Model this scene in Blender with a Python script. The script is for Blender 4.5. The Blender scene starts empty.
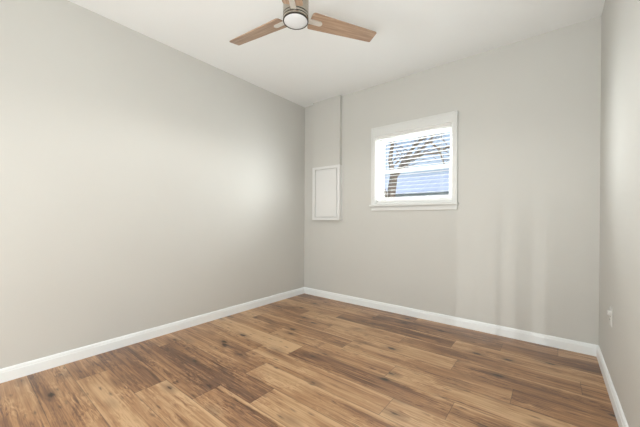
import bpy, bmesh, math, random
from mathutils import Vector, Matrix

# ---------------------------------------------------------------- camera, sky, sun, area lights, exposure
sc = bpy.context.scene
COL = sc.collection
sc.view_settings.view_transform = 'Standard'
sc.view_settings.look = 'None'
sc.view_settings.gamma = 1.0
sc.view_settings.use_curve_mapping = False
sc.view_settings.exposure = 0.0

cam_data = bpy.data.cameras.new('camera')
cam = bpy.data.objects.new('camera', cam_data)
COL.objects.link(cam)
cam_data.sensor_fit = 'HORIZONTAL'
cam_data.sensor_width = 36.0
cam_data.lens = 292.40 * 36.0 / 640.0
cam_data.shift_x = -0.0002
cam_data.shift_y = 0.0101
cam_data.clip_start = 0.02
cam_data.clip_end = 300
_f = Vector((-0.62247747, 0.78262751, -0.00399817))
_r = Vector((0.78261621, 0.62249011, 0.00423456))
_u = Vector((-0.0058029, 0.00049311, 0.99998304))
_m = Matrix((_r, _u, -_f)).transposed().to_4x4()
_m.translation = Vector((2.8733, -3.2406, 1.0999))
cam.matrix_world = _m
sc.camera = cam

world = bpy.data.worlds.new('sky')
sc.world = world
world.use_nodes = True
_nt = world.node_tree
_bg = _nt.nodes['Background']
_tc = _nt.nodes.new('ShaderNodeTexCoord')
_sep = _nt.nodes.new('ShaderNodeSeparateXYZ')
_ramp = _nt.nodes.new('ShaderNodeValToRGB')
_nt.links.new(_tc.outputs['Generated'], _sep.inputs[0])
_nt.links.new(_sep.outputs['Z'], _ramp.inputs[0])
_nt.links.new(_ramp.outputs[0], _bg.inputs[0])
_ramp.color_ramp.elements[0].position = 0.0
_ramp.color_ramp.elements[0].color = (0.66, 0.76, 0.92, 1)
_ramp.color_ramp.elements[1].position = 0.6
_ramp.color_ramp.elements[1].color = (0.30, 0.50, 0.90, 1)
_bg.inputs[1].default_value = 0.92

sun_data = bpy.data.lights.new('sun', 'SUN')
sun_data.energy = 2.2
sun_data.angle = 0.01
sun_data.color = (1.0, 0.95, 0.87)
sun = bpy.data.objects.new('sun', sun_data)
COL.objects.link(sun)
sun.rotation_euler = Vector((-0.75, 0.22, -0.65)).to_track_quat('-Z', 'Y').to_euler()

def area(name, loc, direction, sx, sy, energy, color=(1, 1, 1)):
    d = bpy.data.lights.new(name, 'AREA')
    d.shape = 'RECTANGLE'
    d.size, d.size_y = sx, sy
    d.energy = energy
    d.color = color
    o = bpy.data.objects.new(name, d)
    COL.objects.link(o)
    o.location = loc
    o.rotation_euler = Vector(direction).to_track_quat('-Z', 'Y').to_euler()
    return o

W, H, FRONT = 3.17, 2.74, -4.60           # room: x 0..W, y FRONT..0, z 0..H
# added fill lamp at the wall behind the camera; no window there
area('front_fill_lamp', (1.40, FRONT + 0.03, 0.80), (0, 1, 0.08), 1.3, 1.2, 52, (0.98, 1.0, 0.985))
# uplight added beside the camera, out of view, to brighten the ceiling
area('ceiling_fill_uplight', (2.70, -3.38, 0.95), (-0.10, 0.32, 1), 0.5, 0.3, 32, (0.97, 1.0, 1.0))
# narrow unseen lamp, added to throw vertical streaks through the slotted panel
area('streak_lamp', (2.45, -8.6, 0.75), (0, 1, 0), 0.02, 0.9, 64, (1.0, 0.99, 0.96))
# open sky over the yard, falling in through the back window
area('yard_sky_daylight', (1.7, 1.1, 3.1), (-0.03, -0.85, -1.0), 3.2, 1.0, 150, (0.95, 0.98, 1.0))
area('side_yard_daylight', (3.1, 0.80, 1.95), (-1.5, -0.80, -0.25), 1.2, 1.3, 240, (0.97, 0.99, 1.0))
area('garden_daylight', (-0.1, 0.80, 1.95), (1.5, -0.80, -0.25), 1.2, 1.3, 300, (0.97, 0.99, 1.0))

# ---------------------------------------------------------------- helpers
def new_mat(name):
    m = bpy.data.materials.new(name)
    m.use_nodes = True
    nt = m.node_tree
    return m, nt, nt.nodes['Principled BSDF']

def simple(name, color, rough=0.5, metal=0.0, spec=0.5, noise=0.0, nscale=8.0, bump=0.0, bscale=200.0):
    m, nt, b = new_mat(name)
    b.inputs['Base Color'].default_value = (*color, 1)
    b.inputs['Roughness'].default_value = rough
    b.inputs['Metallic'].default_value = metal
    b.inputs['Specular IOR Level'].default_value = spec
    tc = nt.nodes.new('ShaderNodeTexCoord')
    if noise > 0:
        n = nt.nodes.new('ShaderNodeTexNoise')
        n.inputs['Scale'].default_value = nscale
        n.inputs['Detail'].default_value = 4
        nt.links.new(tc.outputs['Object'], n.inputs['Vector'])
        r = nt.nodes.new('ShaderNodeValToRGB')
        r.color_ramp.elements[0].position = 0.3
        r.color_ramp.elements[1].position = 0.7
        r.color_ramp.elements[0].color = (*[c * (1 - noise) for c in color], 1)
        r.color_ramp.elements[1].color = (*[min(1, c * (1 + noise)) for c in color], 1)
        nt.links.new(n.outputs['Fac'], r.inputs[0])
        nt.links.new(r.outputs[0], b.inputs['Base Color'])
    if bump > 0:
        n2 = nt.nodes.new('ShaderNodeTexNoise')
        n2.inputs['Scale'].default_value = bscale
        n2.inputs['Detail'].default_value = 3
        nt.links.new(tc.outputs['Object'], n2.inputs['Vector'])
        bp = nt.nodes.new('ShaderNodeBump')
        bp.inputs['Strength'].default_value = bump
        bp.inputs['Distance'].default_value = 0.002
        nt.links.new(n2.outputs['Fac'], bp.inputs['Height'])
        nt.links.new(bp.outputs[0], b.inputs['Normal'])
    return m

def obj(name, bm, mat, parent=None, smooth=False, loc=None):
    me = bpy.data.meshes.new(name)
    bmesh.ops.recalc_face_normals(bm, faces=bm.faces[:])
    if smooth:
        for f in bm.faces:
            f.smooth = True
        for e in bm.edges:
            if len(e.link_faces) == 2 and e.calc_face_angle(0) > math.radians(38):
                e.smooth = False
    bm.to_mesh(me)
    bm.free()
    me.materials.append(mat)
    o = bpy.data.objects.new(name, me)
    COL.objects.link(o)
    if parent:
        o.parent = parent
    if loc:
        o.location = loc
    return o

def empty(name, loc, label, cat, group=None):
    o = bpy.data.objects.new(name, None)
    COL.objects.link(o)
    o.location = loc
    o.empty_display_size = 0.1
    o['label'] = label
    o['category'] = cat
    if group:
        o['group'] = group
    return o

def tag(o, label, cat, group=None):
    o['label'] = label
    o['category'] = cat
    if group:
        o['group'] = group
    return o

def struct(name, bm, mat, parent=None, smooth=False):
    o = obj(name, bm, mat, parent, smooth)
    if parent is None:
        o['kind'] = 'structure'
    return o

def box(bm, x0, x1, y0, y1, z0, z1, bevel=0.0):
    r = bmesh.ops.create_cube(bm, size=1)
    for v in r['verts']:
        v.co = Vector(((x0 + x1) / 2 + v.co.x * (x1 - x0), (y0 + y1) / 2 + v.co.y * (y1 - y0), (z0 + z1) / 2 + v.co.z * (z1 - z0)))
    if bevel > 0:
        edges = list({e for v in r['verts'] for e in v.link_edges})
        bmesh.ops.bevel(bm, geom=edges, offset=bevel, segments=2, affect='EDGES', profile=0.5)
    return bm

def mbox(*a, **k):
    return box(bmesh.new(), *a, **k)

def profile_run(bm, prof, p0, p1, out, m0=0.0, m1=0.0):
    """Sweep a 2-D profile [(offset, z)...] along p0->p1; out = direction of offset; m0/m1 = mitre factors at the ends."""
    p0, p1, out = Vector(p0), Vector(p1), Vector(out)
    d = (p1 - p0).normalized()
    A = [bm.verts.new(p0 + out * o + d * (o * m0) + Vector((0, 0, z))) for o, z in prof]
    B = [bm.verts.new(p1 + out * o - d * (o * m1) + Vector((0, 0, z))) for o, z in prof]
    n = len(prof)
    for i in range(n):
        j = (i + 1) % n
        bm.faces.new((A[i], A[j], B[j], B[i]))
    bm.faces.new(A)
    bm.faces.new(B[::-1])
    return bm

def lathe(bm, prof, seg=48, center=(0, 0, 0)):
    rings = []
    c = Vector(center)
    for r, z in prof:
        if r < 1e-6:
            rings.append([bm.verts.new(c + Vector((0, 0, z)))])
        else:
            rings.append([bm.verts.new(c + Vector((r * math.cos(2 * math.pi * k / seg), r * math.sin(2 * math.pi * k / seg), z))) for k in range(seg)])
    for a, b in zip(rings, rings[1:]):
        for k in range(seg):
            k2 = (k + 1) % seg
            if len(a) == 1 and len(b) == 1:
                continue
            if len(a) == 1:
                bm.faces.new((a[0], b[k], b[k2]))
            elif len(b) == 1:
                bm.faces.new((a[k], a[k2], b[0]))
            else:
                bm.faces.new((a[k], a[k2], b[k2], b[k]))
    return bm

def tube(bm, pts, radii, seg=8):
    pts = [Vector(p) for p in pts]
    rings = []
    for i, p in enumerate(pts):
        t = (pts[min(i + 1, len(pts) - 1)] - pts[max(i - 1, 0)]).normalized()
        a = t.cross(Vector((0.31, 0.9, 0.3))).normalized()
        b = t.cross(a)
        rings.append([bm.verts.new(p + (a * math.cos(2 * math.pi * k / seg) + b * math.sin(2 * math.pi * k / seg)) * radii[i]) for k in range(seg)])
    for A, B in zip(rings, rings[1:]):
        for k in range(seg):
            bm.faces.new((A[k], A[(k + 1) % seg], B[(k + 1) % seg], B[k]))
    bm.faces.new(rings[0][::-1])
    bm.faces.new(rings[-1])
    return bm

def prism(bm, poly, z0, z1):
    a = [bm.verts.new((x, y, z0)) for x, y in poly]
    b = [bm.verts.new((x, y, z1)) for x, y in poly]
    n = len(poly)
    for i in range(n):
        j = (i + 1) % n
        bm.faces.new((a[i], a[j], b[j], b[i]))
    bm.faces.new(a[::-1])
    bm.faces.new(b)
    return bm

# ---------------------------------------------------------------- materials
M_wall = simple('warm_grey_wall_paint', (0.630, 0.626, 0.594), rough=0.55, spec=0.3, noise=0.012, nscale=1.5, bump=0.10, bscale=160)
M_ceil = simple('white_ceiling_paint', (0.90, 0.92, 0.92), rough=0.8, spec=0.2, bump=0.08, bscale=140)
M_trim = simple('white_gloss_trim_paint', (0.91, 0.945, 0.955), rough=0.35)
M_casing = simple('off_white_casing_paint', (0.76, 0.77, 0.755), rough=0.4)
M_vinyl = simple('white_vinyl', (0.88, 0.88, 0.86), rough=0.35)
M_slat = simple('white_slat', (0.90, 0.90, 0.89), rough=0.4)
M_cord = simple('white_cord', (0.8, 0.8, 0.78), rough=0.8)
M_panel = simple('white_panel_enamel', (0.78, 0.785, 0.775), rough=0.45)
M_plate = simple('white_plastic', (0.74, 0.74, 0.715), rough=0.35)
M_slot = simple('dark_slot', (0.03, 0.03, 0.03), rough=0.6)
M_nickel = simple('brushed_nickel', (0.40, 0.37, 0.315), rough=0.25, metal=1.0)
M_groove = simple('dark_bronze_groove', (0.05, 0.042, 0.035), rough=0.4, metal=0.8)
M_arm = simple('satin_nickel', (0.80, 0.78, 0.74), rough=0.5, metal=0.7)
M_lens = simple('opal_glass', (0.74, 0.76, 0.78), rough=0.35)
M_bark = simple('grey_brown_bark', (0.16, 0.11, 0.08), rough=0.9, noise=0.35, nscale=14, bump=0.5, bscale=30)
M_leaf = simple('dry_brown_leaves', (0.20, 0.12, 0.07), rough=0.8, noise=0.3, nscale=6)
M_siding = simple('pale_siding', (0.72, 0.74, 0.80), rough=0.7)
M_roof = simple('pale_metal_roof', (0.74, 0.77, 0.87), rough=0.5, noise=0.05, nscale=2)
M_dkglass = simple('dark_window_glass', (0.12, 0.14, 0.17), rough=0.1)
M_grass = simple('winter_grass', (0.22, 0.22, 0.09), rough=0.95, noise=0.3, nscale=1.5)

def glass_material():
    m, nt, b = new_mat('window_glass')
    nt.nodes.remove(b)
    out = nt.nodes['Material Output']
    tr = nt.nodes.new('ShaderNodeBsdfTransparent')
    tr.inputs[0].default_value = (0.97, 0.985, 0.98, 1)
    gl = nt.nodes.new('ShaderNodeBsdfGlossy')
    gl.inputs['Roughness'].default_value = 0.02
    mx = nt.nodes.new('ShaderNodeMixShader')
    mx.inputs[0].default_value = 0.06
    nt.links.new(tr.outputs[0], mx.inputs[1])
    nt.links.new(gl.outputs[0], mx.inputs[2])
    nt.links.new(mx.outputs[0], out.inputs[0])
    return m
M_glass = glass_material()

def wood_blade():
    m, nt, b = new_mat('walnut_blade_veneer')
    tc = nt.nodes.new('ShaderNodeTexCoord')
    mp = nt.nodes.new('ShaderNodeMapping')
    mp.inputs['Scale'].default_value = (2.0, 38.0, 1.0)
    n = nt.nodes.new('ShaderNodeTexNoise')
    n.inputs['Scale'].default_value = 2.2
    n.inputs['Detail'].default_value = 5
    r = nt.nodes.new('ShaderNodeValToRGB')
    r.color_ramp.elements[0].position = 0.3
    r.color_ramp.elements[0].color = (0.29, 0.18, 0.12, 1)
    r.color_ramp.elements[1].position = 0.72
    r.color_ramp.elements[1].color = (0.50, 0.36, 0.25, 1)
    nt.links.new(tc.outputs['Object'], mp.inputs[0])
    nt.links.new(mp.outputs[0], n.inputs['Vector'])
    nt.links.new(n.outputs['Fac'], r.inputs[0])
    nt.links.new(r.outputs[0], b.inputs['Base Color'])
    b.inputs['Roughness'].default_value = 0.3
    return m
M_blade = wood_blade()

def floor_material():
    m, nt, b = new_mat('oak_plank_floor')
    N, L = nt.nodes.new, nt.links.new
    uv = N('ShaderNodeUVMap'); uv.uv_map = 'plank_uv'
    tone = N('ShaderNodeAttribute'); tone.attribute_name = 'tone'
    seed = N('ShaderNodeAttribute'); seed.attribute_name = 'seed'
    sp = N('ShaderNodeSeparateXYZ'); L(uv.outputs[0], sp.inputs[0])
    def math_(op, a, bb=None, c=None, clamp=False):
        n = N('ShaderNodeMath'); n.operation = op; n.use_clamp = clamp
        for i, v in enumerate((a, bb, c)):
            if v is None: continue
            if isinstance(v, (int, float)): n.inputs[i].default_value = v
            else: L(v, n.inputs[i])
        return n.outputs[0]
    u, v = sp.outputs['X'], sp.outputs['Y']
    sd = math_('MULTIPLY', seed.outputs['Fac'], 37.0)
    def noise(su, sv, detail, dist=0.0, rough=0.55, off=0.0):
        cx = N('ShaderNodeCombineXYZ')
        L(math_('MULTIPLY', u, su), cx.inputs[0])
        L(math_('MULTIPLY', v, sv), cx.inputs[1])
        L(math_('ADD', sd, off), cx.inputs[2])
        n = N('ShaderNodeTexNoise')
        n.inputs['Scale'].default_value = 1.0
        n.inputs['Detail'].default_value = detail
        n.inputs['Roughness'].default_value = rough
        n.inputs['Distortion'].default_value = dist
        L(cx.outputs[0], n.inputs['Vector'])
        return n.outputs['Fac']
    broad = noise(1.3, 9.0, 3, 0.6)                    # broad dark and light bands running with the board
    grain = noise(2.0, 75.0, 5, 0.9, 0.62, 3.1)         # fine grain lines
    swirl = noise(6.0, 42.0, 4, 2.6, 0.6, 7.7)         # cathedral figure
    patch = noise(3.2, 9.0, 2, 0.4, 0.5, 11.0)         # where the figure shows
    # lightness driver
    base = math_('MULTIPLY_ADD', math_('SUBTRACT', tone.outputs['Fac'], 0.52), 1.0, 0.585)
    t = math_('MULTIPLY_ADD', math_('SUBTRACT', broad, 0.5), 1.25, base)
    t = math_('MULTIPLY_ADD', math_('SUBTRACT', grain, 0.5), 1.15, t)
    # pale sapwood strip along one edge of most boards
    strip = math_('MULTIPLY', math_('DIVIDE', math_('SUBTRACT', v, 0.158), 0.02, clamp=True), math_('GREATER_THAN', seed.outputs['Fac'], 0.35))
    t = math_('MULTIPLY_ADD', strip, 0.26, t)
    # dark mineral streaks
    streak = noise(1.5, 34.0, 3, 0.5, 0.5, 17.3)
    t = math_('SUBTRACT', t, math_('MULTIPLY', math_('MULTIPLY', math_('SUBTRACT', streak, 0.60), 6.0, clamp=True), 0.42))
    fig = math_('MULTIPLY', math_('MULTIPLY', math_('SUBTRACT', swirl, 0.5), 1.9), math_('MULTIPLY', math_('SUBTRACT', patch, 0.42), 4.0, clamp=True))
    t = math_('ADD', t, fig)
    ramp = N('ShaderNodeValToRGB')
    e = ramp.color_ramp.elements
    e[0].position = 0.0;  e[0].color = (0.095, 0.042, 0.020, 1)
    e[1].position = 1.0;  e[1].color = (0.63, 0.41, 0.225, 1)
    k = e.new(0.30); k.color = (0.205, 0.096, 0.046, 1)
    k = e.new(0.60); k.color = (0.420, 0.224, 0.104, 1)
    L(t, ramp.inputs[0])
    # knots
    cx = N('ShaderNodeCombineXYZ')
    L(math_('MULTIPLY', u, 3.4), cx.inputs[0]); L(math_('MULTIPLY', v, 8.0), cx.inputs[1]); L(math_('MULTIPLY', sd, 1.7), cx.inputs[2])
    vo = N('ShaderNodeTexVoronoi'); vo.inputs['Scale'].default_value = 1.0; vo.inputs['Randomness'].default_value = 0.9
    vo.voronoi_dimensions = '3D'
    L(cx.outputs[0], vo.inputs['Vector'])
    keep = N('ShaderNodeSeparateColor'); L(vo.outputs['Color'], keep.inputs[0])
    gate = math_('GREATER_THAN', keep.outputs[0], 0.40)
    wob = math_('MULTIPLY_ADD', math_('SUBTRACT', swirl, 0.5), 0.22, vo.outputs['Distance'])
    core = math_('MULTIPLY', math_('SUBTRACT', 1.0, math_('DIVIDE', math_('SUBTRACT', wob, 0.07), 0.08), clamp=True), gate)
    halo = math_('MULTIPLY', math_('SUBTRACT', 1.0, math_('DIVIDE', wob, 0.42), clamp=True), gate)
    mh = N('ShaderNodeMix'); mh.data_type = 'RGBA'
    L(math_('MULTIPLY', halo, 0.7), mh.inputs[0]); L(ramp.outputs[0], mh.inputs[6]); mh.inputs[7].default_value = (0.13, 0.065, 0.035, 1)
    mk = N('ShaderNodeMix'); mk.data_type = 'RGBA'
    L(math_('MULTIPLY', core, 0.9), mk.inputs[0]); L(mh.outputs[2], mk.inputs[6]); mk.inputs[7].default_value = (0.018, 0.009, 0.006, 1)
    cx2 = N('ShaderNodeCombineXYZ')
    L(math_('MULTIPLY', u, 9.0), cx2.inputs[0]); L(math_('MULTIPLY', v, 36.0), cx2.inputs[1]); L(math_('MULTIPLY', sd, 2.9), cx2.inputs[2])
    vo2 = N('ShaderNodeTexVoronoi'); vo2.inputs['Scale'].default_value = 1.0
    L(cx2.outputs[0], vo2.inputs['Vector'])
    k2 = N('ShaderNodeSeparateColor'); L(vo2.outputs['Color'], k2.inputs[0])
    g2 = math_('GREATER_THAN', k2.outputs[0], 0.74)
    w2 = math_('MULTIPLY_ADD', math_('SUBTRACT', swirl, 0.5), 0.5, vo2.outputs['Distance'])
    c2 = math_('MULTIPLY', math_('SUBTRACT', 1.0, math_('DIVIDE', w2, 0.34), clamp=True), g2)
    mk2 = N('ShaderNodeMix'); mk2.data_type = 'RGBA'
    L(math_('MULTIPLY', c2, 0.8, clamp=True), mk2.inputs[0]); L(mk.outputs[2], mk2.inputs[6]); mk2.inputs[7].default_value = (0.06, 0.030, 0.018, 1)
    mk = mk2
    # board edges: the v coordinate runs 0..0.1946, the end distance is stored in the second uv map
    ed = N('ShaderNodeUVMap'); ed.uv_map = 'edge_uv'
    se = N('ShaderNodeSeparateXYZ'); L(ed.outputs[0], se.inputs[0])
    vv = math_('MINIMUM', v, math_('SUBTRACT', 0.1946, v))
    uu = math_('MINIMUM', se.outputs['X'], math_('SUBTRACT', se.outputs['Y'], se.outputs['X']))
    dd = math_('MINIMUM', vv, uu)
    seam = math_('SUBTRACT', 1.0, math_('DIVIDE', dd, 0.0028), clamp=True)
    ms = N('ShaderNodeMix'); ms.data_type = 'RGBA'
    L(math_('MULTIPLY', seam, 0.75), ms.inputs[0]); L(mk.outputs[2], ms.inputs[6]); ms.inputs[7].default_value = (0.05, 0.026, 0.014, 1)
    L(ms.outputs[2], b.inputs['Base Color'])
    rr = math_('MULTIPLY_ADD', grain, 0.12, 0.27)
    L(rr, b.inputs['Roughness'])
    b.inputs['Specular IOR Level'].default_value = 0.7
    bp = N('ShaderNodeBump'); bp.inputs['Strength'].default_value = 0.12; bp.inputs['Distance'].default_value = 0.002
    L(math_('SUBTRACT', math_('MULTIPLY', grain, 0.5), seam), bp.inputs['Height'])
    L(bp.outputs[0], b.inputs['Normal'])
    return m
M_floor = floor_material()

# ---------------------------------------------------------------- floor: one mesh, a face per plank
PW, PL, S = 0.1946, 1.206, 1.0
rows = {  # joints along x in metres and a lightness per board
    -2: ([.9], [.5, .55]),
    -1: ([1.25], [.40, .5]),
    0: ([1.62], [.46, .55]),
    1: ([.361, 1.567], [.40, .72, .55]),
    2: ([.824, 2.03], [.24, .70, .5]),
    3: ([1.166, 2.37], [.28, .52, .6]),
    4: ([.25, 1.469, 2.675], [.62, .26, .72, .55]),
    5: ([1.171, 2.377], [.48, .68, .5]),
    6: ([.91, 2.115], [.50, .58, .80]),
    7: ([1.196, 2.417], [.80, .38, .52]),
    8: ([.755, 1.961], [.52, .56, .74]),
    9: ([.263, 1.47, 2.68], [.78, .52, .60, .46]),
    10: ([1.10, 2.297], [.45, .64, .46]),
    11: ([.609, 1.804, 3.026], [.46, .62, .44, .42]),
    12: ([.986, 2.193], [.62, .26, .70]),
    13: ([1.321, 2.534], [.50, .24, .30]),
    14: ([.5, 1.71, 2.913], [.36, .42, .42, .58]),
}
rnd = random.Random(11)
bm = bmesh.new()
uvl = bm.loops.layers.uv.new('plank_uv')
edl = bm.loops.layers.uv.new('edge_uv')
tl = bm.faces.layers.float.new('tone')
sl = bm.faces.layers.float.new('seed')
for i in range(-9, 15):
    if i in rows:
        js, tones = rows[i]
        js = [j * S for j in js]
    else:
        o = rnd.uniform(0.2, 1.1)
        js = [o, o + PL, o + 2 * PL]
        tones = [rnd.uniform(.3, .75) for _ in range(4)]
    js = [j for j in js if j < W - 0.02]
    first = js[0] - PL if js else 0
    xs = [0.0] + js + [W]
    y0 = -15 * PW + i * PW
    y1 = y0 + PW
    for k in range(len(xs) - 1):
        x0, x1 = xs[k], xs[k + 1]
        f = bm.faces.new([bm.verts.new(c) for c in ((x0, y0, 0), (x1, y0, 0), (x1, y1, 0), (x0, y1, 0))])
        s = rnd.random()
        f[tl] = tones[min(k, len(tones) - 1)]
        f[sl] = s
        start = min(x0, x1 - PL) if k == 0 else x0
        for lp, (x, y) in zip(f.loops, ((x0, 0), (x1, 0), (x1, PW), (x0, PW))):
            lp[uvl].uv = (x - start + s * 20, y)
            lp[edl].uv = (x - x0 + (0 if k else 0.02), x1 - x0 + 0.02 + (0.0 if k < len(xs) - 2 else 0.02))
# second uv: u = distance from the left end, v = board length
for f in bm.faces:
    xa = min(l.vert.co.x for l in f.loops); xb = max(l.vert.co.x for l in f.loops)
    pa = 0.02 if xa < 1e-4 else 0.0
    pb = 0.02 if xb > W - 1e-4 else 0.0
    for lp in f.loops:
        lp[edl].uv = (lp.vert.co.x - xa + pa, xb - xa + pa + pb)
fl = struct('floor', bm, M_floor)

# ---------------------------------------------------------------- room shell
T = 0.14
struct('wall_left', mbox(-T, 0, FRONT - T, T, 0, H), M_wall)
struct('wall_right', mbox(W, W + T, FRONT - T, T, 0, H), M_wall)
struct('ceiling', mbox(-T, W + T, FRONT - T, T, H, H + 0.12), M_ceil)
struct('subfloor', mbox(-T, W + T, FRONT - T, T, -0.2, -0.002), M_slot)
WX0, WX1, WZ0, WZ1 = 1.163, 2.058, 1.287, 2.115
bm = bmesh.new()
box(bm, 0, WX0, 0, T, 0, H)
box(bm, WX1, W, 0, T, 0, H)
box(bm, WX0, WX1, 0, T, 0, WZ0)
box(bm, WX0, WX1, 0, T, WZ1, H)
struct('wall_back', bm, M_wall)
bm = bmesh.new()
box(bm, 0, 2.10, FRONT - T, FRONT, 0, H)
box(bm, 2.85, W, FRONT - T, FRONT, 0, H)
box(bm, 2.10, 2.85, FRONT - T, FRONT, 2.04, H)
struct('wall_front', bm, M_wall)
# unseen panel added behind the camera; three slots shape the back wall streaks
bm = bmesh.new()
ds = [2.10, 2.287, 2.45, 2.469, 2.522, 2.580, 2.624, 2.85]
for a, b in zip(ds[0::2], ds[1::2]):
    box(bm, a, b, FRONT - 0.06, FRONT - 0.02, 0.12, 0.90)
box(bm, 2.10, 2.85, FRONT - 0.06, FRONT - 0.02, 0.002, 0.12)
box(bm, 2.10, 2.85, FRONT - 0.06, FRONT - 0.02, 0.90, 2.04)
struct('slotted_streak_mask', bm, M_trim)

# baseboards with an eased, beaded top
bb = [(0, 0), (0.015, 0), (0.015, 0.066), (0.012, 0.070), (0.012, 0.077), (0.009, 0.086), (0.005, 0.090), (0, 0.091)]
struct('baseboard_left', profile_run(bmesh.new(), bb, (0, FRONT, 0), (0, 0, 0), (1, 0, 0), 1, 1), M_trim)
struct('baseboard_back', profile_run(bmesh.new(), bb, (0, 0, 0), (W, 0, 0), (0, -1, 0), 1, 1), M_trim)
struct('baseboard_right', profile_run(bmesh.new(), bb, (W, 0, 0), (W, FRONT, 0), (-1, 0, 0), 1, 1), M_trim)
bm = profile_run(bmesh.new(), bb, (W, FRONT, 0), (2.90, FRONT, 0), (0, 1, 0), 1, 0)
profile_run(bm, bb, (2.05, FRONT, 0), (0, FRONT, 0), (0, 1, 0), 0, 1)
struct('baseboard_front', bm, M_trim)

# boxed-in chase in the back left corner, above the breaker panel
CD = 0.055
struct('trim_1', mbox(0.202, 0.663, -CD, 0.0, 1.819, H, bevel=0.002), M_wall)

# ---------------------------------------------------------------- window_1: jambs, casing, stool, apron, sashes, glass
wroot = bpy.data.objects.new('window_1', None)
COL.objects.link(wroot)
wroot['kind'] = 'structure'
bm = bmesh.new()
box(bm, WX0, WX0 + 0.012, 0.0, T, WZ0, WZ1)
box(bm, WX1 - 0.012, WX1, 0.0, T, WZ0, WZ1)
box(bm, WX0 + 0.012, WX1 - 0.012, 0.0, T, WZ1 - 0.012, WZ1)
box(bm, WX0 + 0.012, WX1 - 0.012, 0.0, T, WZ0, WZ0 + 0.012)
obj('window_jamb', bm, M_vinyl, wroot)
cw, ct = 0.047, 0.020
bm = bmesh.new()
for x0, x1 in ((WX0 - cw, WX0 + 0.004), (WX1 - 0.004, WX1 + cw)):
    box(bm, x0, x1, -ct, 0, 1.274, WZ1 - 0.004, bevel=0.003)
box(bm, WX0 - cw, WX1 + cw, -ct, 0, WZ1 - 0.004, WZ1 + 0.100, bevel=0.003)
for x0, x1 in ((WX0 - cw, WX0 - cw + 0.016), (WX1 + cw - 0.016, WX1 + cw)):
    box(bm, x0, x1, -ct - 0.008, -ct + 0.001, 1.274, WZ1 + 0.100, bevel=0.003)
box(bm, WX0 - cw + 0.016, WX1 + cw - 0.016, -ct - 0.008, -ct + 0.001, WZ1 + 0.081, WZ1 + 0.100, bevel=0.003)
obj('window_casing', bm, M_casing, wroot)
bm = bmesh.new()
box(bm, WX0 - cw - 0.012, WX1 + cw + 0.012, -0.055, 0, 1.252, 1.274, bevel=0.005)
box(bm, WX0 + 0.001, WX1 - 0.001, -0.001, 0.03, 1.252, WZ0 + 0.014)
obj('window_stool', bm, M_casing, wroot)
obj('window_apron', mbox(WX0 - cw, WX1 + cw, -0.018, 0, 1.200, 1.252, bevel=0.004), M_casing, wroot)
# vinyl frame and the two sashes
def frame_bm(bm, x0, x1, y0, y1, z0, z1, w, wb=None, wt=None):
    wb = wb or w; wt = wt or w
    box(bm, x0, x0 + w, y0, y1, z0, z1, bevel=0.002)
    box(bm, x1 - w, x1, y0, y1, z0, z1, bevel=0.002)
    box(bm, x0 + w - .001, x1 - w + .001, y0, y1, z0, z0 + wb, bevel=0.002)
    box(bm, x0 + w - .001, x1 - w + .001, y0, y1, z1 - wt, z1, bevel=0.002)
    return bm
jx0, jx1, jz0, jz1 = WX0 + 0.012, WX1 - 0.012, WZ0 + 0.012, WZ1 - 0.012
obj('window_frame', frame_bm(bmesh.new(), jx0, jx1, 0.088, 0.136, jz0, jz1, 0.014), M_vinyl, wroot)
mz = 1.680
up = obj('upper_sash', frame_bm(bmesh.new(), jx0 + .014, jx1 - .014, 0.114, 0.132, mz - 0.02, jz1 - .014, 0.034), M_vinyl, wroot)
lo = obj('lower_sash', frame_bm(bmesh.new(), jx0 + .014, jx1 - .014, 0.092, 0.112, jz0 + .014, mz + 0.022, 0.036, wb=0.045, wt=0.04), M_vinyl, wroot)
obj('pane', mbox(jx0 + .046, jx1 - .046, 0.121, 0.124, mz + 0.012, jz1 - .046), M_glass, up)
obj('pane', mbox(jx0 + .048, jx1 - .048, 0.100, 0.103, jz0 + .057, mz - 0.016), M_glass, lo)

# ---------------------------------------------------------------- window blind
bx0, bx1 = jx0 + 0.006, jx1 - 0.006
bl = empty('window_blind', ((bx0 + bx1) / 2, 0.045, jz0), 'white horizontal slat blind hanging open inside the window frame', 'blind')
bo = Vector(bl.location)
def bpart(name, bm, mat, parent=None):
    bm.transform(Matrix.Translation(-bo))
    return obj(name, bm, mat, parent or bl)
bpart('head_rail', mbox(bx0, bx1, 0.020, 0.072, jz1 - 0.020, jz1 - 0.001, bevel=0.002), M_slat)
bm = bmesh.new()
z = jz0 + 0.062
nsl = 0
while z < jz1 - 0.03:
    # a slat gently crowned across its 50 mm width
    ys = [0.020 + 0.0125 * q for q in range(5)]
    zs = [z + 0.002 * (1 - ((q - 2) / 2) ** 2) + (q - 2) * 0.0125 * 0.10 for q in range(5)]
    top0 = [bm.verts.new((bx0, y, zz + .0015)) for y, zz in zip(ys, zs)]
    top1 = [bm.verts.new((bx1, y, zz + .0015)) for y, zz in zip(ys, zs)]
    b0 = [bm.verts.new((bx0, y, zz - .0015)) for y, zz in zip(ys, zs)]
    b1 = [bm.verts.new((bx1, y, zz - .0015)) for y, zz in zip(ys, zs)]
    for q in range(4):
        bm.faces.new((top0[q], top0[q + 1], top1[q + 1], top1[q]))
        bm.faces.new((b0[q + 1], b0[q], b1[q], b1[q + 1]))
    bm.faces.new((top0[0], top1[0], b1[0], b0[0]))
    bm.faces.new((top0[4], b0[4], b1[4], top1[4]))
    bm.faces.new(top0 + b0[::-1])
    bm.faces.new(top1[::-1] + b1)
    z += 0.0435
    nsl += 1
bpart('slats', bm, M_slat)
bpart('bottom_rail', mbox(bx0, bx1, 0.020, 0.070, jz0 + 0.004, jz0 + 0.030, bevel=0.003), M_slat)
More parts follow.
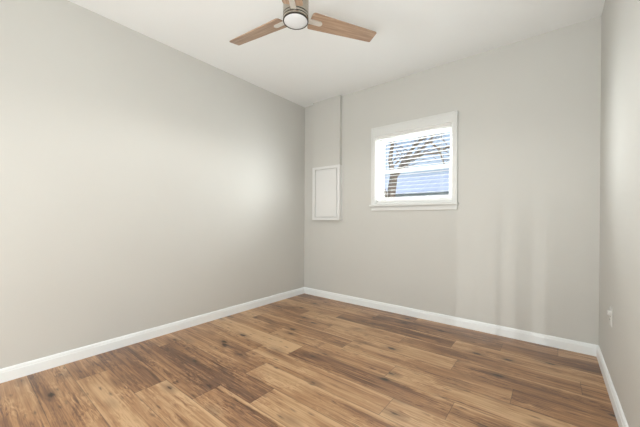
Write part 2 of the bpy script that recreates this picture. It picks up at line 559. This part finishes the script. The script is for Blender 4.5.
for cx in (bx0 + 0.11, bx1 - 0.11):
    bm = bmesh.new()
    for cy in (0.0185, 0.0715):
        tube(bm, [(cx, cy, jz0 + 0.01), (cx, cy, jz1 - 0.03)], [0.0012] * 2, 6)
    bpart('ladder_cord', bm, M_cord)
bpart('tilt_wand', tube(bmesh.new(), [(bx0 + 0.062, 0.006, jz1 - 0.05), (bx0 + 0.060, 0.004, jz0 + 0.12)], [0.004] * 2, 8), M_cord)

# ---------------------------------------------------------------- breaker panel
pn = empty('breaker_panel', (0.431, 0, 1.055), 'white breaker panel cover set in the back wall beneath the boxed chase', 'electrical panel')
po = Vector(pn.location)
def ppart(name, bm, mat, parent=None, smooth=False):
    bm.transform(Matrix.Translation(-po))
    return obj(name, bm, mat, parent or pn, smooth)
px0, px1, pz0, pz1 = 0.204, 0.672, 1.083, 1.819
bm = bmesh.new()
box(bm, px0 + .004, px1 - .004, -0.036, 0.0, pz0 + .004, pz1 - .004)
frame_bm(bm, px0, px1, -0.066, -0.042, pz0, pz1, 0.046, wb=0.036, wt=0.036)
ppart('frame', bm, M_panel)
dr = ppart('door', mbox(px0 + 0.056, px1 - 0.056, -0.062, -0.035, pz0 + 0.046, pz1 - 0.046, bevel=0.003), M_panel)

# ---------------------------------------------------------------- wall outlet on the right wall
OY, OZ = -0.640, 0.487
ot = empty('wall_outlet', (W, OY, OZ), 'small white outlet plate low on the right wall near the corner', 'outlet')
def opart(name, bm, mat, parent=None):
    return obj(name, bm, mat, parent or ot)
opart('cover_plate', mbox(-0.006, 0, -0.036, 0.036, -0.059, 0.059, bevel=0.0025), M_plate)
for zc in (0.021, -0.021):
    bm = bmesh.new()
    poly = [(0.0165 * math.cos(a), max(-0.0125, min(0.0125, 0.0165 * math.sin(a)))) for a in [2 * math.pi * k / 32 for k in range(32)]]
    prism(bm, poly, 0, 0.003)
    bm.transform(Matrix.Translation((-0.0055, 0, zc)) @ Matrix.Rotation(-math.pi / 2, 4, 'Y') )
    rc = opart('receptacle', bm, M_plate)
    bm = bmesh.new()
    for yy in (-0.006, 0.006):
        box(bm, -0.0092, -0.008, yy - 0.001, yy + 0.001, zc - 0.001, zc + 0.007)
    opart('slots', bm, M_slot, rc)
opart('screw', lathe(bmesh.new(), [(0, 0.0), (0.003, 0.0), (0.003, 0.0015), (0, 0.002)], 16), M_nickel)
ot.children[-1].rotation_euler = (0, -math.pi / 2, 0)
ot.children[-1].location = (-0.0058, 0, 0)

pl = obj('wall_plug', box(bmesh.new(), -0.012, 0.0, -0.015, 0.015, -0.014, 0.014, bevel=0.003), M_plate, None, True, (W - 0.0092, OY, OZ + 0.023))
tag(pl, 'tiny white plug in the top socket of the right wall outlet', 'plug')

# ---------------------------------------------------------------- ceiling fan
FX, FY, ZB = 1.603, -1.898, 2.400
fan = empty('ceiling_fan', (FX, FY, H), 'three-blade ceiling fan with wood blades, nickel motor and white round light', 'ceiling fan')
zb = ZB - H
bm = bmesh.new()
lathe(bm, [(0, 0), (0.068, 0), (0.068, -0.02), (0.055, -0.05), (0.025, -0.062), (0, -0.062)], 40)
obj('canopy', bm, M_nickel, fan, True)
obj('downrod', lathe(bmesh.new(), [(0, -0.055), (0.013, -0.055), (0.013, zb + 0.14), (0, zb + 0.14)], 20), M_nickel, fan, True)
mr = 0.080
mot = obj('motor_housing', lathe(bmesh.new(), [(0, zb + 0.165), (0.03, zb + 0.165), (0.06, zb + 0.155), (mr, zb + 0.13), (mr, zb - 0.010), (mr - .006, zb - 0.011), (mr - .006, zb - 0.015), (mr, zb - 0.016), (mr, zb - 0.027), (mr - .006, zb - 0.028), (mr - .006, zb - 0.032), (mr, zb - 0.033), (mr, zb - 0.043), (mr - 0.003, zb - 0.047), (0.06, zb - 0.047), (0, zb - 0.047)], 56), M_nickel, fan, True)
bm = bmesh.new()
for za in (-0.013, -0.030):
    lathe(bm, [(mr - 0.005, zb + za - 0.004), (mr - 0.001, zb + za - 0.004), (mr - 0.001, zb + za + 0.004), (mr - 0.005, zb + za + 0.004)], 56)
obj('groove_ring', bm, M_groove, mot, True)
lens = obj('light_lens', lathe(bmesh.new(), [(0.074, zb - 0.044), (0.074, zb - 0.049), (0.066, zb - 0.054), (0.04, zb - 0.058), (0, zb - 0.060)], 56), M_lens, fan, True)
obj('lens_rim', lathe(bmesh.new(), [(0.0735, zb - 0.044), (mr - 0.001, zb - 0.044), (mr - 0.001, zb - 0.051), (0.0735, zb - 0.051), (0.0735, zb - 0.044)], 56), M_groove, lens, True)
ld = bpy.data.lights.new('fan_light', 'SPOT')
ld.energy = 28
ld.spot_size = math.radians(172)
ld.spot_blend = 0.35
ld.shadow_soft_size = 0.0
ld.color = (1.0, 0.98, 0.95)
lo_ = bpy.data.objects.new('fan_light', ld)
COL.objects.link(lo_)
lo_.location = (FX, FY, ZB - 0.088)
mot.location.z = -0.012
lens.location.z = -0.012
def blade_mesh():
    bm = bmesh.new()
    r0, r1, w0, w1 = 0.098, 0.590, 0.064, 0.046
    n = 12
    poly = []
    def corner(cx, cy, rad, a0, a1):
        for k in range(5):
            a = math.radians(a0 + (a1 - a0) * k / 4)
            poly.append((cx + rad * math.cos(a), cy + rad * math.sin(a)))
    corner(r0 + 0.018, -w0 + 0.018, 0.018, 180, 270)
    corner(r1 - 0.008, -w1 + 0.008, 0.008, 270, 360)
    corner(r1 - 0.008, w1 - 0.008, 0.008, 0, 90)
    corner(r0 + 0.018, w0 - 0.018, 0.018, 90, 180)
    prism(bm, poly, -0.003, 0.003)
    return bm
for k, ang in enumerate((64, 184, 304)):
    rot = Matrix.Rotation(math.radians(ang), 4, 'Z') @ Matrix.Rotation(math.radians(-11), 4, 'X')
    rot = Matrix.Rotation(math.radians(ang), 4, 'Z') @ Matrix.Rotation(math.radians(-3.0), 4, 'Y') @ Matrix.Rotation(math.radians(-11), 4, 'X')
    b_ = obj('blade', blade_mesh(), M_blade, fan, True)
    b_.matrix_local = Matrix.Translation((0, 0, zb - 0.032)) @ rot
    bm = bmesh.new()
    poly = [(0.06, -0.017), (0.165, -0.017)] + [(0.165 + 0.017 * math.cos(math.radians(a)), 0.017 * math.sin(math.radians(a))) for a in range(-75, 90, 15)] + [(0.165, 0.017), (0.06, 0.017)]
    prism(bm, poly, -0.010, -0.0034)
    obj('blade_arm', bm, M_arm, b_, True)

# ---------------------------------------------------------------- outside the window
struct('ground', mbox(-40, 40, 0.6, 60, -0.7, -0.5), M_grass)
hs = empty('neighbouring_house', (1.0, 17.0, -0.5), 'pale house with light metal roof seen beyond the bare tree outside', 'house')
ho = Vector(hs.location)
def hpart(name, bm, mat):
    bm.transform(Matrix.Translation(-ho))
    return obj(name, bm, mat, hs)
bm = bmesh.new()
box(bm, -9, 11, 17, 25, -1.0, 2.6)
for k in range(20):
    zz = -0.4 + k * 0.15
    profile_run(bm, [(0, zz), (0.02, zz), (0.004, zz + 0.148), (0, zz + 0.148)], (-9, 17, 0), (11, 17, 0), (0, -1, 0))
hpart('walls', bm, M_siding)
bm = bmesh.new()
v = [bm.verts.new(c) for c in ((-9.4, 16.6, 2.5), (11.4, 16.6, 2.5), (11.4, 21, 4.35), (-9.4, 21, 4.35), (-9.4, 25.4, 2.5), (11.4, 25.4, 2.5))]
bm.faces.new((v[0], v[1], v[2], v[3])); bm.faces.new((v[3], v[2], v[5], v[4]))
bm.faces.new((v[0], v[3], v[4])); bm.faces.new((v[1], v[5], v[2])); bm.faces.new((v[0], v[4], v[5], v[1]))
x = -9.2
while x < 11.3:
    r = bmesh.ops.create_cube(bm, size=1)
    for q in r['verts']:
        t = q.co.y + 0.5
        q.co = Vector((x + q.co.x * 0.04, 16.6 + 4.4 * t, 2.5 + 1.85 * t + (q.co.z + 0.5) * 0.04))
    x += 0.6
hpart('roof', bm, M_roof)

rnd = random.Random(5)
tr = empty('bare_tree', (-1.45, 6.0, -0.5), 'bare winter tree with forking branches standing outside the window', 'tree')
to = Vector(tr.location)
def tpart(name, bm, mat):
    bm.transform(Matrix.Translation(-to))
    return obj(name, bm, mat, tr, True)
bm = bmesh.new()
tube(bm, [(-1.48, 6, -0.6), (-1.47, 6, 0.2), (-1.45, 6, 1.2), (-1.40, 6, 1.9), (-1.32, 6, 2.4)], [0.20, 0.16, 0.15, 0.145, 0.13], 12)
tpart('trunk', bm, M_bark)
bm = bmesh.new()
def twigs(p, d, length, rad, depth):
    pts, rr = [Vector(p)], [rad]
    d = Vector(d).normalized()
    n = 5
    for k in range(n):
        d = (d + Vector((rnd.uniform(-.22, .22), rnd.uniform(-.22, .22), rnd.uniform(-.16, .22)))).normalized()
        pts.append(pts[-1] + d * length / n)
        rr.append(rad * (1 - 0.75 * (k + 1) / n))
    tube(bm, pts, rr, 6 if depth < 2 else 4)
    if depth < 3:
        for k in range(1, n + 1):
            for _ in range(1 if depth else 2):
                side = Vector((rnd.uniform(-1, 1), rnd.uniform(-.8, .8), rnd.uniform(-.5, .9)))
                twigs(pts[k], d * 0.7 + side * 0.75, length * rnd.uniform(.38, .6), max(rr[k] * 0.7, 0.009), depth + 1)
limbs = [
    ([(-1.33, 6, 2.35), (-0.98, 6.0, 2.72), (-0.55, 6.0, 3.08), (-0.05, 5.9, 3.45), (0.38, 5.8, 4.05), (0.7, 5.7, 4.9)], [0.09, 0.06, 0.045, 0.036, 0.03, 0.02]),
    ([(-1.32, 6, 2.35), (-1.50, 6.1, 3.0), (-1.45, 6.2, 3.7), (-1.6, 6.3, 4.5), (-1.5, 6.3, 5.5)], [0.10, 0.07, 0.055, 0.04, 0.03]),
    ([(-1.45, 6, 1.6), (-1.75, 5.8, 2.2), (-2.1, 5.7, 3.0), (-2.5, 5.6, 4.0)], [0.08, 0.06, 0.05, 0.03]),
    ([(-1.36, 6, 2.2), (-1.1, 6.3, 3.0), (-0.7, 6.6, 3.6), (-0.4, 6.8, 4.4)], [0.07, 0.055, 0.04, 0.02]),
    ([(-0.75, 6.0, 2.9), (-0.3, 6.0, 3.05), (0.1, 6.0, 3.0), (0.5, 6.0, 3.2)], [0.05, 0.04, 0.032, 0.024]),
    ([(-0.98, 6, 2.72), (-0.7, 6.1, 3.3), (-0.2, 6.2, 3.75), (0.35, 6.2, 3.9)], [0.055, 0.045, 0.035, 0.024]),
    ([(-0.12, 5.9, 3.4), (0.15, 6.0, 3.1), (0.3, 6.0, 2.65)], [0.036, 0.03, 0.02]),
]
for pts, rr in limbs:
    tube(bm, pts, rr, 8)
    for k in range(1, len(pts)):
        d = Vector(pts[k]) - Vector(pts[k - 1])
        for _ in range(2):
            side = Vector((rnd.uniform(-1, 1), rnd.uniform(-.8, .8), rnd.uniform(-.4, .8)))
            q = Vector(pts[k - 1]).lerp(Vector(pts[k]), rnd.uniform(.3, 1))
            twigs(q, d.normalized() * 0.6 + side * 0.8, rnd.uniform(.7, 1.3), max(rr[k] * 0.4, 0.014), 2)
tpart('branches', bm, M_bark)

tr.location.z += 0.12
hs.location.z += 0.4
